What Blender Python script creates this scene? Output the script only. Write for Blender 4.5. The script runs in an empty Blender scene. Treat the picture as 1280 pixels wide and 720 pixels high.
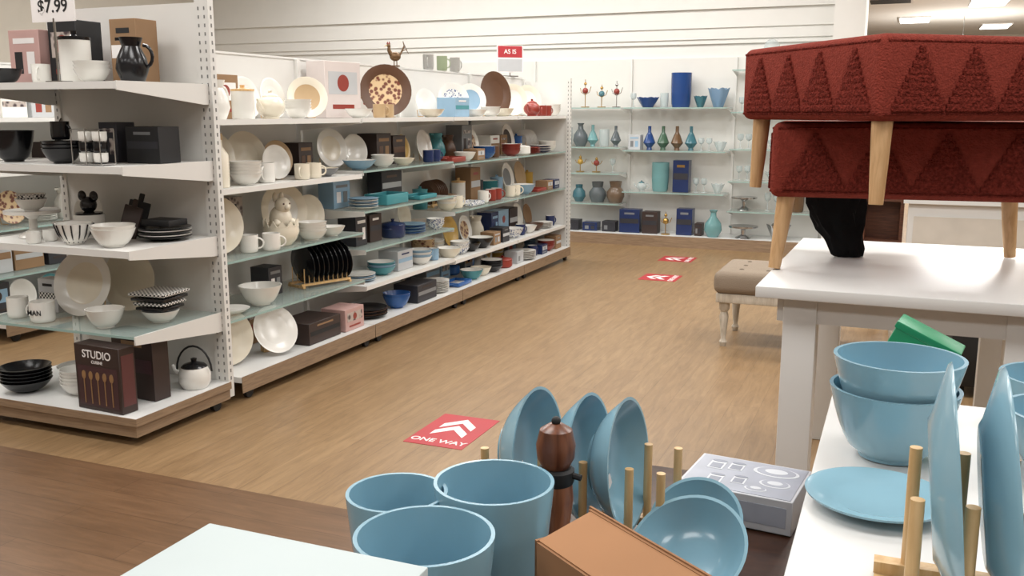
import bpy, bmesh, math, random
from mathutils import Matrix, Vector
random.seed(23)
S=bpy.context.scene
rad=math.radians
# ------------------------------------------------------------ materials
def lin(c):
    o=[]
    for x in c:
        x=x/255.0
        o.append(x/12.92 if x<=.04045 else ((x+.055)/1.055)**2.4)
    return tuple(o)
MC={}
def M(key,rgb=(200,200,200),rough=.45,metal=0,alpha=1,bump=0,bs=60,var=.05,vs=6,emit=0,coat=0,spec=.5):
    if key in MC: return MC[key]
    m=bpy.data.materials.new(key); m.use_nodes=True
    nt=m.node_tree; b=nt.nodes['Principled BSDF']
    b.inputs['Roughness'].default_value=rough
    b.inputs['Metallic'].default_value=metal
    b.inputs['Alpha'].default_value=alpha
    b.inputs['Coat Weight'].default_value=coat
    b.inputs['Specular IOR Level'].default_value=spec
    c=lin(rgb)
    tc=nt.nodes.new('ShaderNodeTexCoord')
    n=nt.nodes.new('ShaderNodeTexNoise'); n.inputs['Scale'].default_value=vs
    nt.links.new(tc.outputs['Object'],n.inputs['Vector'])
    r=nt.nodes.new('ShaderNodeValToRGB')
    r.color_ramp.elements[0].position=.3; r.color_ramp.elements[1].position=.7
    r.color_ramp.elements[0].color=(*[x*(1-var) for x in c],1)
    r.color_ramp.elements[1].color=(*[min(1,x*(1+var)) for x in c],1)
    nt.links.new(n.outputs['Fac'],r.inputs['Fac'])
    nt.links.new(r.outputs['Color'],b.inputs['Base Color'])
    if bump:
        n2=nt.nodes.new('ShaderNodeTexNoise'); n2.inputs['Scale'].default_value=bs; n2.inputs['Detail'].default_value=4
        nt.links.new(tc.outputs['Object'],n2.inputs['Vector'])
        bp=nt.nodes.new('ShaderNodeBump'); bp.inputs['Strength'].default_value=bump; bp.inputs['Distance'].default_value=.02
        nt.links.new(n2.outputs['Fac'],bp.inputs['Height']); nt.links.new(bp.outputs['Normal'],b.inputs['Normal'])
    if emit:
        b.inputs['Emission Color'].default_value=(*c,1); b.inputs['Emission Strength'].default_value=emit
    MC[key]=m; return m
def wood(key,c1,c2,scale=(1,12,12),rough=.45,bump=.1):
    if key in MC: return MC[key]
    m=bpy.data.materials.new(key); m.use_nodes=True; nt=m.node_tree; b=nt.nodes['Principled BSDF']
    b.inputs['Roughness'].default_value=rough
    tc=nt.nodes.new('ShaderNodeTexCoord'); mp=nt.nodes.new('ShaderNodeMapping'); mp.inputs['Scale'].default_value=scale
    n=nt.nodes.new('ShaderNodeTexNoise'); n.inputs['Scale'].default_value=8; n.inputs['Detail'].default_value=5; n.inputs['Distortion'].default_value=.6
    r=nt.nodes.new('ShaderNodeValToRGB'); r.color_ramp.elements[0].position=.35; r.color_ramp.elements[1].position=.65
    r.color_ramp.elements[0].color=(*lin(c1),1); r.color_ramp.elements[1].color=(*lin(c2),1)
    nt.links.new(tc.outputs['Object'],mp.inputs['Vector']); nt.links.new(mp.outputs['Vector'],n.inputs['Vector'])
    nt.links.new(n.outputs['Fac'],r.inputs['Fac']); nt.links.new(r.outputs['Color'],b.inputs['Base Color'])
    MC[key]=m; return m
def planks(key,c1,c2,cm,along_y=True,rough=.38,plank=(1.2,.15),lo=.74):
    m=bpy.data.materials.new(key); m.use_nodes=True; nt=m.node_tree; b=nt.nodes['Principled BSDF']
    b.inputs['Roughness'].default_value=rough
    tc=nt.nodes.new('ShaderNodeTexCoord'); mp=nt.nodes.new('ShaderNodeMapping')
    if along_y: mp.inputs['Rotation'].default_value=(0,0,rad(90))
    br=nt.nodes.new('ShaderNodeTexBrick'); br.inputs['Scale'].default_value=1
    br.inputs['Brick Width'].default_value=plank[0]; br.inputs['Row Height'].default_value=plank[1]
    br.inputs['Mortar Size'].default_value=.0015; br.inputs['Color1'].default_value=(*lin(c1),1)
    br.inputs['Color2'].default_value=(*lin(c2),1); br.inputs['Mortar'].default_value=(*lin(cm),1); br.offset=.37
    nt.links.new(tc.outputs['Object'],mp.inputs['Vector']); nt.links.new(mp.outputs['Vector'],br.inputs['Vector'])
    mp2=nt.nodes.new('ShaderNodeMapping'); mp2.inputs['Scale'].default_value=(2.4,20,1)
    nt.links.new(mp.outputs['Vector'],mp2.inputs['Vector'])
    n=nt.nodes.new('ShaderNodeTexNoise'); n.inputs['Scale'].default_value=1.5; n.inputs['Detail'].default_value=8; n.inputs['Roughness'].default_value=.7
    n.inputs['Distortion'].default_value=.8
    nt.links.new(mp2.outputs['Vector'],n.inputs['Vector'])
    r=nt.nodes.new('ShaderNodeValToRGB'); r.color_ramp.elements[0].position=.36; r.color_ramp.elements[1].position=.64
    r.color_ramp.elements[0].color=(lo,lo*.97,lo*.93,1); r.color_ramp.elements[1].color=(1.06,1.06,1.06,1)
    nt.links.new(n.outputs['Fac'],r.inputs['Fac'])
    mx=nt.nodes.new('ShaderNodeMix'); mx.data_type='RGBA'; mx.blend_type='MULTIPLY'; mx.inputs[0].default_value=1
    nt.links.new(br.outputs['Color'],mx.inputs[6]); nt.links.new(r.outputs['Color'],mx.inputs[7])
    nt.links.new(mx.outputs[2],b.inputs['Base Color'])
    MC[key]=m; return m
WHITE=M('white_laminate',(220,220,218),.35,var=.01)
WMET=M('white_metal',(218,217,213),.4,var=.01)
GLASS=M('shelf_glass',(190,210,205),.08,alpha=.34,var=.02)
GEDGE=M('shelf_glass_edge',(160,188,182),.15,alpha=.8,var=.02)
KICK=wood('kickboard_wood',(132,110,88),(152,128,103),(1,1,12))
BLACK=M('black_glaze',(20,20,23),.22)
BLACKM=M('black_matte',(24,24,26),.6)
CREAM=M('cream_ceramic',(228,220,202),.22)
CERW=M('white_ceramic',(230,228,222),.2)
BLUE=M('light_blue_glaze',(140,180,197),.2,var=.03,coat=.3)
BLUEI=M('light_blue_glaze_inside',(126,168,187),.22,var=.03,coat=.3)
DOWEL=wood('dowel_wood',(205,165,110),(225,190,140),(8,8,1))
LEGW=wood('ottoman_leg_wood',(190,150,104),(212,174,130),(8,8,1))
RED=M('terracotta_fabric',(136,60,50),.95,bump=.5,bs=160,var=.12,vs=60,spec=.1)
REDT=M('terracotta_tuft',(120,50,42),1,bump=1,bs=110,var=.35,vs=90,spec=.05)
SIGNR=M('sign_red',(170,44,52),.45); SIGNW=M('sign_white',(232,228,226),.4)
CARD=M('cardboard',(150,108,74),.85,var=.06,vs=20); CARDI=M('cardboard_inner',(168,122,84),.85)
CHROME=M('chrome',(190,190,190),.2,metal=1)
# ------------------------------------------------------------ mesh builder
def T(x=0,y=0,z=0,rx=0,ry=0,rz=0,s=1):
    return Matrix.Translation((x,y,z))@Matrix.Rotation(rad(rz),4,'Z')@Matrix.Rotation(rad(ry),4,'Y')@Matrix.Rotation(rad(rx),4,'X')@Matrix.Scale(s,4)
class MB:
    def __init__(s): s.v=[];s.f=[];s.mi=[];s.sm=[];s.mats=[];s.me=None
    def _i(s,m):
        if m not in s.mats: s.mats.append(m)
        return s.mats.index(m)
    def add(s,vs,fs,mat,smooth=False,t=None):
        o=len(s.v); i=s._i(mat)
        for v in vs:
            v=Vector(v); s.v.append(t@v if t else v)
        for f in fs: s.f.append([k+o for k in f]); s.mi.append(i); s.sm.append(smooth)
        return s
    def box(s,cx,cy,cz,sx,sy,sz,mat,t=None,bev=0,seg=2):
        if bev:
            bm=bmesh.new(); bmesh.ops.create_cube(bm,size=1)
            for v in bm.verts: v.co=Vector((v.co.x*sx+cx,v.co.y*sy+cy,v.co.z*sz+cz))
            bmesh.ops.bevel(bm,geom=bm.edges[:],offset=bev,segments=seg,profile=.5,affect='EDGES')
            bm.verts.index_update()
            s.add([v.co.copy() for v in bm.verts],[[v.index for v in f.verts] for f in bm.faces],mat,True,t); bm.free(); return s
        x,y,z=sx/2,sy/2,sz/2
        vs=[(cx+a*x,cy+b*y,cz+c*z) for a in(-1,1) for b in(-1,1) for c in(-1,1)]
        return s.add(vs,[(0,1,3,2),(4,6,7,5),(0,4,5,1),(2,3,7,6),(0,2,6,4),(1,5,7,3)],mat,False,t)
    def b2(s,x0,x1,y0,y1,z0,z1,mat,t=None,bev=0): return s.box((x0+x1)/2,(y0+y1)/2,(z0+z1)/2,x1-x0,y1-y0,z1-z0,mat,t,bev)
    def lathe(s,prof,mat,seg=28,t=None,sx=1,sy=1,mats=None):
        rings=[];vs=[]
        for r,z in prof:
            if r<1e-5: rings.append([len(vs)]); vs.append((0,0,z))
            else:
                rings.append(list(range(len(vs),len(vs)+seg)))
                for k in range(seg):
                    a=2*math.pi*k/seg; vs.append((r*math.cos(a)*sx,r*math.sin(a)*sy,z))
        fs=[[] for _ in range(len(prof)-1)]
        for i in range(len(prof)-1):
            A,B=rings[i],rings[i+1]
            if len(A)==1 and len(B)==1: continue
            for k in range(seg):
                k2=(k+1)%seg
                if len(A)==1: fs[i].append((A[0],B[k],B[k2]))
                elif len(B)==1: fs[i].append((A[k],A[k2],B[0]))
                else: fs[i].append((A[k],A[k2],B[k2],B[k]))
        if mats is None: return s.add(vs,[f for g in fs for f in g],mat,True,t)
        o=len(s.v); s.add(vs,[],mat,True,t)
        for i,g in enumerate(fs):
            m=s._i(mats(i))
            for f in g: s.f.append([k+o for k in f]); s.mi.append(m); s.sm.append(True)
        return s
    def cyl(s,x,y,z0,z1,r,mat,r2=None,seg=16,t=None):
        r2=r if r2 is None else r2
        tt=Matrix.Translation((x,y,0)); tt=t@tt if t else tt
        return s.lathe([(0,z0),(r,z0),(r2,z1),(0,z1)],mat,seg,tt)
    def sph(s,x,y,z,r,mat,sx=1,sy=1,sz=1,t=None,seg=18):
        pr=[(r*math.sin(math.pi*k/10),-r*sz*math.cos(math.pi*k/10)) for k in range(11)]
        pr[0]=(0,pr[0][1]); pr[-1]=(0,pr[-1][1])
        tt=Matrix.Translation((x,y,z)); tt=t@tt if t else tt
        return s.lathe(pr,mat,seg,tt,sx,sy)
    def tube(s,pts,r,mat,seg=8,t=None,r2=None,closed=False):
        pts=[Vector(p) for p in pts]; n=len(pts); vs=[];fs=[]
        up=None
        for i,p in enumerate(pts):
            d=(pts[min(i+1,n-1)]-pts[max(i-1,0)]).normalized()
            if up is None: up=d.orthogonal().normalized()
            up=(up-d*up.dot(d)).normalized(); w=d.cross(up)
            rr=r if r2 is None else r+(r2-r)*i/(n-1)
            for k in range(seg):
                a=2*math.pi*k/seg; vs.append(p+up*math.cos(a)*rr+w*math.sin(a)*rr)
        for i in range(n-1):
            for k in range(seg):
                k2=(k+1)%seg; fs.append((i*seg+k,i*seg+k2,(i+1)*seg+k2,(i+1)*seg+k))
        fs.append(list(range(seg))[::-1]); fs.append([(n-1)*seg+k for k in range(seg)])
        return s.add(vs,fs,mat,True,t)
    def prism(s,poly,z0,z1,mat,t=None):
        n=len(poly); vs=[(x,y,z0) for x,y in poly]+[(x,y,z1) for x,y in poly]
        fs=[list(range(n))[::-1],list(range(n,2*n))]+[(k,(k+1)%n,(k+1)%n+n,k+n) for k in range(n)]
        return s.add(vs,fs,mat,False,t)
    def text(s,body,size,mat,t):
        cu=bpy.data.curves.new('t','FONT'); cu.body=body; cu.size=size; cu.align_x='CENTER'; cu.align_y='CENTER'; cu.extrude=.0006; cu.offset=size*.012
        ob=bpy.data.objects.new('t',cu); S.collection.objects.link(ob)
        bpy.context.view_layer.update()
        me=ob.evaluated_get(bpy.context.evaluated_depsgraph_get()).to_mesh()
        s.add([v.co.copy() for v in me.vertices],[list(p.vertices) for p in me.polygons],mat,False,t)
        bpy.data.objects.remove(ob); bpy.data.curves.remove(cu); return s
    def mesh(s,name='m'):
        if s.me: return s.me
        me=bpy.data.meshes.new(name); me.from_pydata([tuple(v) for v in s.v],[],s.f)
        for m in s.mats: me.materials.append(m)
        me.polygons.foreach_set('material_index',s.mi); me.polygons.foreach_set('use_smooth',s.sm)
        bm=bmesh.new(); bm.from_mesh(me); bmesh.ops.recalc_face_normals(bm,faces=bm.faces); bm.to_mesh(me); bm.free()
        me.set_sharp_from_angle(angle=rad(38)); me.update(); s.me=me; return me
    def obj(s,name,x=0,y=0,z=0,rz=0,parent=None,sc=1):
        ob=bpy.data.objects.new(name,s.mesh(name)); S.collection.objects.link(ob)
        ob.location=(x,y,z); ob.rotation_euler=(0,0,rad(rz)); ob.scale=(sc,)*3
        if parent: ob.parent=parent
        return ob
def empty(name,x=0,y=0,z=0):
    e=bpy.data.objects.new(name,None); S.collection.objects.link(e); e.location=(x,y,z); e.empty_display_size=.1; return e
# ------------------------------------------------------------ item makers (front faces -Y, base z=0)
def plate_prof(r,h=None):
    h=h or r*.16
    return [(0,0),(.55*r,0),(.6*r,.004),(.98*r,h-.004),(r,h),(.97*r,h),(.64*r,.009),(.58*r,.006),(0,.006)]
def bowl_prof(r,h,t=.005,p=.55,foot=.45):
    o=[(0,0),(foot*r,0),(foot*r,.005)]
    N=8
    for k in range(1,N+1):
        f=k/N; o.append((foot*r+(r-foot*r)*f**p,.005+(h-.005)*f))
    i=[(r-t,h)]
    for k in range(N-1,0,-1):
        f=k/N; i.append((max(foot*r+(r-foot*r)*f**p-t,.001),.005+t+(h-.005-t)*f))
    i+=[(foot*r*.8,.005+t),(0,.005+t)]
    return o+i,len(o)-1
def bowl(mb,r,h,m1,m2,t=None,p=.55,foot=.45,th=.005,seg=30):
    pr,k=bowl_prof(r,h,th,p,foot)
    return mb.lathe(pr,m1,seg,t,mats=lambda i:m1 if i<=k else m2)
def i_plate(r,m1,m2=None,lean=12):
    mb=MB(); a=90-lean; m2=m2 or m1
    pr=plate_prof(r); mb.lathe(pr,m1,36,T(0,0,r*math.sin(rad(a))+.002,rx=a),mats=lambda i:m2 if 3<=i<=5 else m1)
    mb.tube([(-r*.35,-.02,.004),(-r*.35,.02+r*.2,.004),(-r*.35,.03+r*.2,r*.5)],.003,DOWEL,6)
    mb.tube([(r*.35,-.02,.004),(r*.35,.02+r*.2,.004),(r*.35,.03+r*.2,r*.5)],.003,DOWEL,6)
    return mb
def i_pstack(r,m,n=6,m2=None):
    mb=MB()
    for k in range(n): mb.lathe(plate_prof(r*(1-.0*k)),m if (k%2==0 or not m2) else m2,30,T(0,0,k*.011))
    return mb
def i_bstack(r,h,m,n=4,m2=None,mi=None):
    mb=MB()
    for k in range(n): bowl(mb,r,h,(m if (k%2==0 or not m2) else m2),mi or m,T(0,0,k*.017))
    return mb
def i_bowl(r,h,m,mi=None,p=.55): return bowl(MB(),r,h,m,mi or m,p=p)
def handle(mb,x,z,w,h,m,r=.005,t=None):
    pts=[(x+w*math.sin(math.pi*k/8),0,z+h/2*math.cos(math.pi*k/8)) for k in range(9)]
    return mb.tube(pts,r,m,8,t)
def mug(mb,r,h,m,mi,t=None,a=0):
    t=(t or T())@T(rz=a)
    mb.lathe([(0,0),(r*.85,0),(r*.95,.006),(r,.02),(r,h),(r-.004,h),(r-.004,.01),(0,.008)],m,24,t,mats=lambda i:m if i<5 else mi)
    handle(mb,r*.96,h*.5,r*.6,h*.6,m,.005,t); return mb
def i_mugs(n,m,mi=None,r=.042,h=.09):
    mb=MB()
    for k in range(n): mug(mb,r,h,m,mi or m,T((k-(n-1)/2)*(2*r+.03),0,0),random.choice([20,-30,-60,200]))
    return mb
def i_box(w,d,h,m,lab=None,acc=None,kind=0):
    mb=MB(); mb.box(0,0,h/2,w,d,h,m,bev=.002,seg=1)
    y=-d/2-.0006; lab=lab or SIGNW; acc=acc or SIGNR
    if kind==0:
        mb.box(0,y,h*.62,w*.8,.0012,h*.4,lab); mb.box(0,y,h*.2,w*.6,.0012,h*.08,acc)
        mb.lathe([(0,0),(h*.15,0),(h*.15,.0012),(0,.0012)],acc,20,T(0,y-.0005,h*.62,rx=90))
    elif kind==1:
        mb.box(0,y,h*.8,w*.7,.0012,h*.1,lab); mb.box(-w*.2,y,h*.4,w*.25,.0012,h*.4,acc); mb.box(w*.2,y,h*.4,w*.25,.0012,h*.4,lab)
    else:
        mb.box(0,y,h*.5,w*.92,.0012,h*.2,lab); mb.box(0,y,h*.82,w*.5,.0012,h*.08,acc)
    return mb
def hollow(out,t=.003):
    inn=[(max(r-t,.0005),z) for r,z in reversed(out) if r>t*1.5 and z>t]
    return out+inn+[(0,inn[-1][1])]
def i_vase(kind,h,m):
    S_={0:[(0,0),(.2,0),(.33,.25),(.3,.5),(.12,.75),(.1,.9),(.16,1)],
        1:[(0,0),(.25,0),(.28,.1),(.3,.5),(.3,.95),(.3,1)],
        2:[(0,0),(.22,0),(.4,.3),(.36,.6),(.2,.8),(.22,1)],
        3:[(0,0),(.12,0),(.1,.1),(.26,.3),(.14,.62),(.07,.75),(.07,1)],
        4:[(0,0),(.3,0),(.42,.3),(.42,.5),(.25,.72),(.3,1)]}[kind]
    return MB().lathe(hollow([(r*h,z*h) for r,z in S_]),m,24)
def i_bottle(h,m,cap):
    mb=MB(); mb.lathe([(0,0),(.17*h,0),(.18*h,.03*h),(.18*h,.6*h),(.08*h,.75*h),(.07*h,.88*h),(0,.88*h)],m,24)
    mb.cyl(0,0,.88*h,h,.085*h,cap); return mb
def i_canister(r,h,m,lid):
    mb=MB(); mb.lathe([(0,0),(r*.95,0),(r,.006),(r,h*.82),(0,h*.82)],m,28)
    mb.lathe([(0,h*.82),(r*1.03,h*.82),(r*1.03,h*.88),(r*.3,h*.9),(r*.18,h*.93),(r*.22,h),(0,h)],lid,28); return mb
def i_pitcher(h,m):
    mb=MB(); mb.lathe(hollow([(0,0),(.25*h,0),(.36*h,.3*h),(.32*h,.55*h),(.2*h,.8*h),(.26*h,h)]),m,26)
    handle(mb,.28*h,.58*h,.2*h,.5*h,m,.04*h)
    mb.prism([(-.16*h,-.08*h),(-.36*h,0),(-.16*h,.08*h)],.93*h,h,m); return mb
def i_teapot(h,m,lid=None):
    mb=MB(); mb.sph(0,0,.42*h,.5*h,m,sz=.82); mb.cyl(0,0,0,.1*h,.28*h,m)
    mb.lathe([(.3*h,.74*h),(.28*h,.8*h),(.1*h,.88*h),(.05*h,.9*h),(.08*h,.97*h),(0,h)],lid or m,20)
    handle(mb,.42*h,.45*h,.35*h,.5*h,m,.045*h)
    mb.tube([(-.4*h,0,.3*h),(-.6*h,0,.45*h),(-.72*h,0,.7*h)],.09*h,m,10,r2=.045*h); return mb
def i_cake(r,h,m,top=None):
    mb=MB(); mb.lathe([(0,0),(.55*r,0),(.5*r,.012),(.15*r,.3*h),(.15*r,.7*h),(.4*r,h-.012),(r,h-.01),(r,h+.006),(.95*r,h+.004),(0,h)],m,32)
    if top: top(mb,h)
    return mb
def i_tray(w,d,m,mi=None,h=.035):
    mb=MB(); mi=mi or m
    mb.box(0,0,.006,w*.88,d*.8,.012,mi,bev=.004)
    for sx in(-1,1):
        mb.box(sx*w*.455,0,h/2+.003,.012,d*.9,h,m,bev=.004); handle(mb,0,0,.02,.06,m,.005,T(sx*w*.46,0,h*.8,rx=90,rz=0 if sx>0 else 180))
    for sy in(-1,1): mb.box(0,sy*d*.43,h/2+.003,w*.92,.012,h,m,bev=.004)
    return mb
def i_dishrack(n,r,m,sp=.028):
    mb=MB(); w=n*sp
    for y in(-r*.5,r*.5):
        mb.box(0,y,.02,w+.05,.016,.014,DOWEL)
        for k in range(n+1): mb.cyl((k-n/2)*sp,y,.02,.02+r*.8,.0035,DOWEL,seg=8)
    for x in(-w/2-.015,w/2+.015): mb.box(x,0,.008,.016,r*1.3,.014,DOWEL)
    for k in range(n): mb.lathe(plate_prof(r),m,28,T((k-(n-1)/2)*sp,0,r+.016,ry=84))
    return mb
def i_board(h,m):
    mb=MB(); tt=T(0,0,.004,rx=-10,ry=14)
    mb.box(0,0,h*.4,h*.5,.014,h*.8,m,tt,bev=.006); mb.box(0,0,h*.88,h*.12,.014,h*.2,m,tt,bev=.005)
    return mb
def i_goblets(n,m,h=.16):
    mb=MB()
    for k in range(n):
        mb.lathe([(0,0),(.035,0),(.03,.004),(.005,.01),(.005,h*.5),(.03,h*.62),(.036,h*.8),(.032,h),(.03,h),(.034,h*.8),(.028,h*.64),(0,h*.55)],m,20,T((k-(n-1)/2)*.09,0,0))
    return mb
def i_ornament(m1,m2,h=.2):
    mb=MB(); mb.cyl(0,0,0,.01,.05,m2); mb.cyl(0,0,.01,h*.55,.005,m2,seg=8); mb.sph(0,0,h*.6,.035,m1); mb.sph(0,0,h*.85,.018,m2); mb.cyl(0,0,h*.6,h,.004,m2,seg=8)
    mb.tube([(0,0,h*.45),(.05,0,h*.55),(.07,0,h*.75)],.004,m2,6); mb.tube([(0,0,h*.45),(-.05,0,h*.55),(-.06,0,h*.7)],.004,m2,6); return mb
def i_fluted(r,h,m):
    mb=MB(); n=36; rings=[(0.45,0),(.5,.02),(.8,.55),(1,1),(.94,1),(.74,.55),(.4,.1)]; vs=[]
    for f,zz in rings:
        for k in range(n):
            a=2*math.pi*k/n; q=r*f*(1+.12*zz*math.cos(6*a)); vs.append((q*math.cos(a),q*math.sin(a),zz*h+.06*h*zz*math.cos(6*a)))
    fs=[(i*n+k,i*n+(k+1)%n,(i+1)*n+(k+1)%n,(i+1)*n+k) for i in range(len(rings)-1) for k in range(n)]+[list(range(n))[::-1],[(len(rings)-1)*n+k for k in range(n)]]
    return mb.add(vs,fs,m,True)
def i_casserole(r,h,m,lid):
    mb=MB(); mb.lathe([(0,0),(r*.85,0),(r,h*.2),(r,h),(0,h)],m,28); mb.lathe([(0,h),(r*1.02,h),(r*.9,h*1.12),(r*.2,h*1.25),(r*.1,h*1.28),(r*.16,h*1.45),(0,h*1.48)],lid,28)
    for sx in(0,180): handle(mb,0,0,r*.25,h*.9,m,.006,T(0,0,h*.75,rz=sx)@T(r*.96,0,0,rx=90))
    return mb
C={'white':CERW,'cream':CREAM,'black':BLACK,
 'navy':M('navy_glaze',(34,48,88),.25),'teal':M('teal_glaze',(66,138,146),.25),'brown':M('brown_glaze',(88,60,42),.35),
 'grey':M('grey_glaze',(120,122,124),.35),'kraft':M('kraft_box',(142,112,82),.8),'pink':M('pink_box',(190,154,148),.5),
 'choc':M('dark_brown_box',(52,38,34),.5),'char':M('charcoal_box',(42,42,48),.5),'sky':M('sky_glaze',(140,172,196),.25),
 'blue':M('blue_glaze',(44,92,156),.2),'must':M('mustard_glaze',(196,158,72),.3),'sage':M('sage_glaze',(150,162,132),.4),'redd':M('brick_glaze',(140,54,44),.35),
 'tan':M('tan_glaze',(186,158,120),.4),'lgrey':M('light_grey_box',(182,184,186),.5)}
def checker(key,a,b,sc):
    m=bpy.data.materials.new(key); m.use_nodes=True; nt=m.node_tree; bs=nt.nodes['Principled BSDF']; bs.inputs['Roughness'].default_value=.3
    tc=nt.nodes.new('ShaderNodeTexCoord'); ck=nt.nodes.new('ShaderNodeTexChecker'); ck.inputs['Scale'].default_value=sc
    ck.inputs['Color1'].default_value=(*lin(a),1); ck.inputs['Color2'].default_value=(*lin(b),1)
    nt.links.new(tc.outputs['Object'],ck.inputs['Vector']); nt.links.new(ck.outputs['Color'],bs.inputs['Base Color']); MC[key]=m; return m
def spotted(key,a,b,sc,lo=.45,hi=.55):
    m=bpy.data.materials.new(key); m.use_nodes=True; nt=m.node_tree; bs=nt.nodes['Principled BSDF']; bs.inputs['Roughness'].default_value=.3
    tc=nt.nodes.new('ShaderNodeTexCoord'); n=nt.nodes.new('ShaderNodeTexVoronoi'); n.inputs['Scale'].default_value=sc
    r=nt.nodes.new('ShaderNodeValToRGB'); r.color_ramp.elements[0].position=lo; r.color_ramp.elements[1].position=hi
    r.color_ramp.elements[0].color=(*lin(a),1); r.color_ramp.elements[1].color=(*lin(b),1)
    nt.links.new(tc.outputs['Object'],n.inputs['Vector']); nt.links.new(n.outputs['Distance'],r.inputs['Fac']); nt.links.new(r.outputs['Color'],bs.inputs['Base Color']); MC[key]=m; return m
BWCK=checker('black_white_check',(25,25,28),(222,220,214),90)
BLPAT=spotted('blue_white_pattern',(50,76,130),(226,226,224),70,.3,.5)
FLPAT=spotted('floral_pattern',(110,58,42),(208,180,140),34,.35,.55)
TEXP=spotted('printed_box_art',(70,58,62),(180,168,160),30,.3,.6)
C.update({'blpat':BLPAT,'flpat':FLPAT,'bwck':BWCK})
# ------------------------------------------------------------ room
ZC=3.6
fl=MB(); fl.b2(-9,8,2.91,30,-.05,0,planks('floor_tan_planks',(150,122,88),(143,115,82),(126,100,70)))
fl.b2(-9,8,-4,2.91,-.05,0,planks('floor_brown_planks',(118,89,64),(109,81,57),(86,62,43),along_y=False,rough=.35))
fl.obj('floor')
WALL=M('wall_white_paint',(224,223,219),.7,var=.01); WBEI=M('wall_beige_paint',(200,193,181),.8,var=.02); CEIL=M('ceiling_tile',(222,219,213),.9,var=.02)
MB().b2(-9,-.76,10.95,11.05,0,ZC,WALL).obj('wall_back')
MB().b2(-9,8,30,30.1,0,ZC,WBEI).obj('wall_far')
MB().b2(-9.1,-9,-4,30,0,ZC,WBEI).obj('wall_left')
MB().b2(8,8.1,-4,30,0,ZC,WBEI).obj('wall_right')
MB().b2(-9,8,-4.1,-4,0,ZC,WBEI).obj('wall_rear')
MB().b2(-9.1,8.1,-4.1,30.1,ZC,ZC+.1,CEIL).obj('ceiling')
cm=MB(); cm.b2(-9,-.78,10.92,10.949,2.25,2.3,WALL); cm.b2(-9,-.78,10.9,10.949,2.3,2.42,WALL); cm.b2(-9,-.78,10.88,10.949,2.42,2.62,WALL)
cm.obj('trim_1')
MB().b2(-9,-.78,10.84,10.949,2.62,ZC-.002,WALL).obj('trim_2')
co=MB(); co.b2(-.76,-.46,10.45,11.05,0,ZC-.002,WALL); co.b2(-.78,-.44,10.42,11.08,0,.15,WALL); co.obj('wall_column')
bb=MB(); bb.b2(-9,-.79,10.93,10.949,0,.1,WALL); bb.obj('baseboard_back')
def area(x,y,z,w,d,p,col=(1,.985,.96)):
    l=bpy.data.lights.new('troffer_lamp','AREA'); l.shape='RECTANGLE'; l.size=w; l.size_y=d; l.energy=p; l.color=col
    o=bpy.data.objects.new('troffer_lamp',l); S.collection.objects.link(o); o.location=(x,y,z)
for x in(-6.3,-3.9,-1.8,.6,3.4):
    for y in(-.8,2.0,4.8,7.6):
        area(x,y,ZC-.06,1.2,.9,(27 if y<1 else 39 if y<3 else 48))
for x in(-6,-4,-2): area(x,9.3,ZC-.06,1.6,.5,40)
for x,y in((1,12),(4,14),(1,18),(-3,15),(5,19)): area(x,y,ZC-.06,1.1,.7,120)
EM=M('troffer_diffuser',(255,252,246),.5,emit=5,var=0)
def troffer(x,y,w=.62,d=1.3):
    mb=MB(); mb.b2(-w/2-.03,w/2+.03,-d/2-.03,d/2+.03,-.03,-.002,WMET); mb.b2(-w/2,w/2,-d/2,d/2,-.036,-.0305,EM)
    mb.obj('ceiling_light',x,y,ZC)
for x,y in((0.0,24.3),(1.31,21.0),(1.85,26.8)): troffer(x,y)
for x,y in((1.7,17.5),(1.0,23.5)):  # added fill lights behind the ottomans, put in to brighten the far ceiling
    l=bpy.data.lights.new('added_fill_light','POINT'); l.energy=230; l.shadow_soft_size=.2; l.color=(1,.96,.9)
    o=bpy.data.objects.new('added_fill_light',l); S.collection.objects.link(o); o.location=(x,y,2.35)
    mb=MB(); mb.cyl(0,0,2.62,ZC-.003,.008,CHROME,seg=8); mb.lathe([(0,2.65),(.05,2.64),(.08,2.6),(.08,2.58),(0,2.58)],CHROME,16); mb.obj('added_fill_hanger',x,y,0)  # made-up rod and cap to carry the added fill light
vt=MB(); vt.b2(-.4,.4,-.4,.4,-.03,-.002,WMET)
for k in range(9): vt.b2(-.36,.36,-.36+k*.085,-.33+k*.085,-.04,-.031,M('vent_dark',(60,58,56),.6))
vt.obj('ceiling_vent',-.45,20,ZC)
# ------------------------------------------------------------ gondola shelving
def caster(mb,x,y):
    mb.cyl(0,0,-.012,.012,.03,BLACKM,seg=20,t=T(x,y,.03,ry=90)); mb.box(x,y,.06,.03,.03,.03,BLACKM)
SLOT=M('slot_dark',(120,120,118),.6)
def post(mb,x,y,z1,slots=True,w=.045):
    mb.b2(x-w/2,x+w/2,y-.02,y+.02,.05,z1,WMET)
    if slots:
        k=.15
        while k<z1-.03:
            for q in((-w*.22,w*.22) if w>.05 else (0,)): mb.box(x+q,y-.0205,k,.007,.002,.016,SLOT)
            mb.box(x+w/2+.0005,y,k,.002,.008,.018,SLOT); k+=.04
def glass(mb,x0,x1,y0,y1,z,edge):
    mb.b2(x0,x1,y0,y1,z-.01,z,GLASS)
    if edge=='y': mb.b2(x1,x1+.003,y0,y1,z-.012,z,GEDGE)
    else: mb.b2(x0,x1,y0-.003,y0,z-.012,z,GEDGE)
ec=empty('endcap_display_shelving',-3.6,3.45,0)
def child(m,name,par):
    o=m.obj(name); o.parent=par; o.matrix_parent_inverse=Matrix.Translation(-par.location); return o
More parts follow.
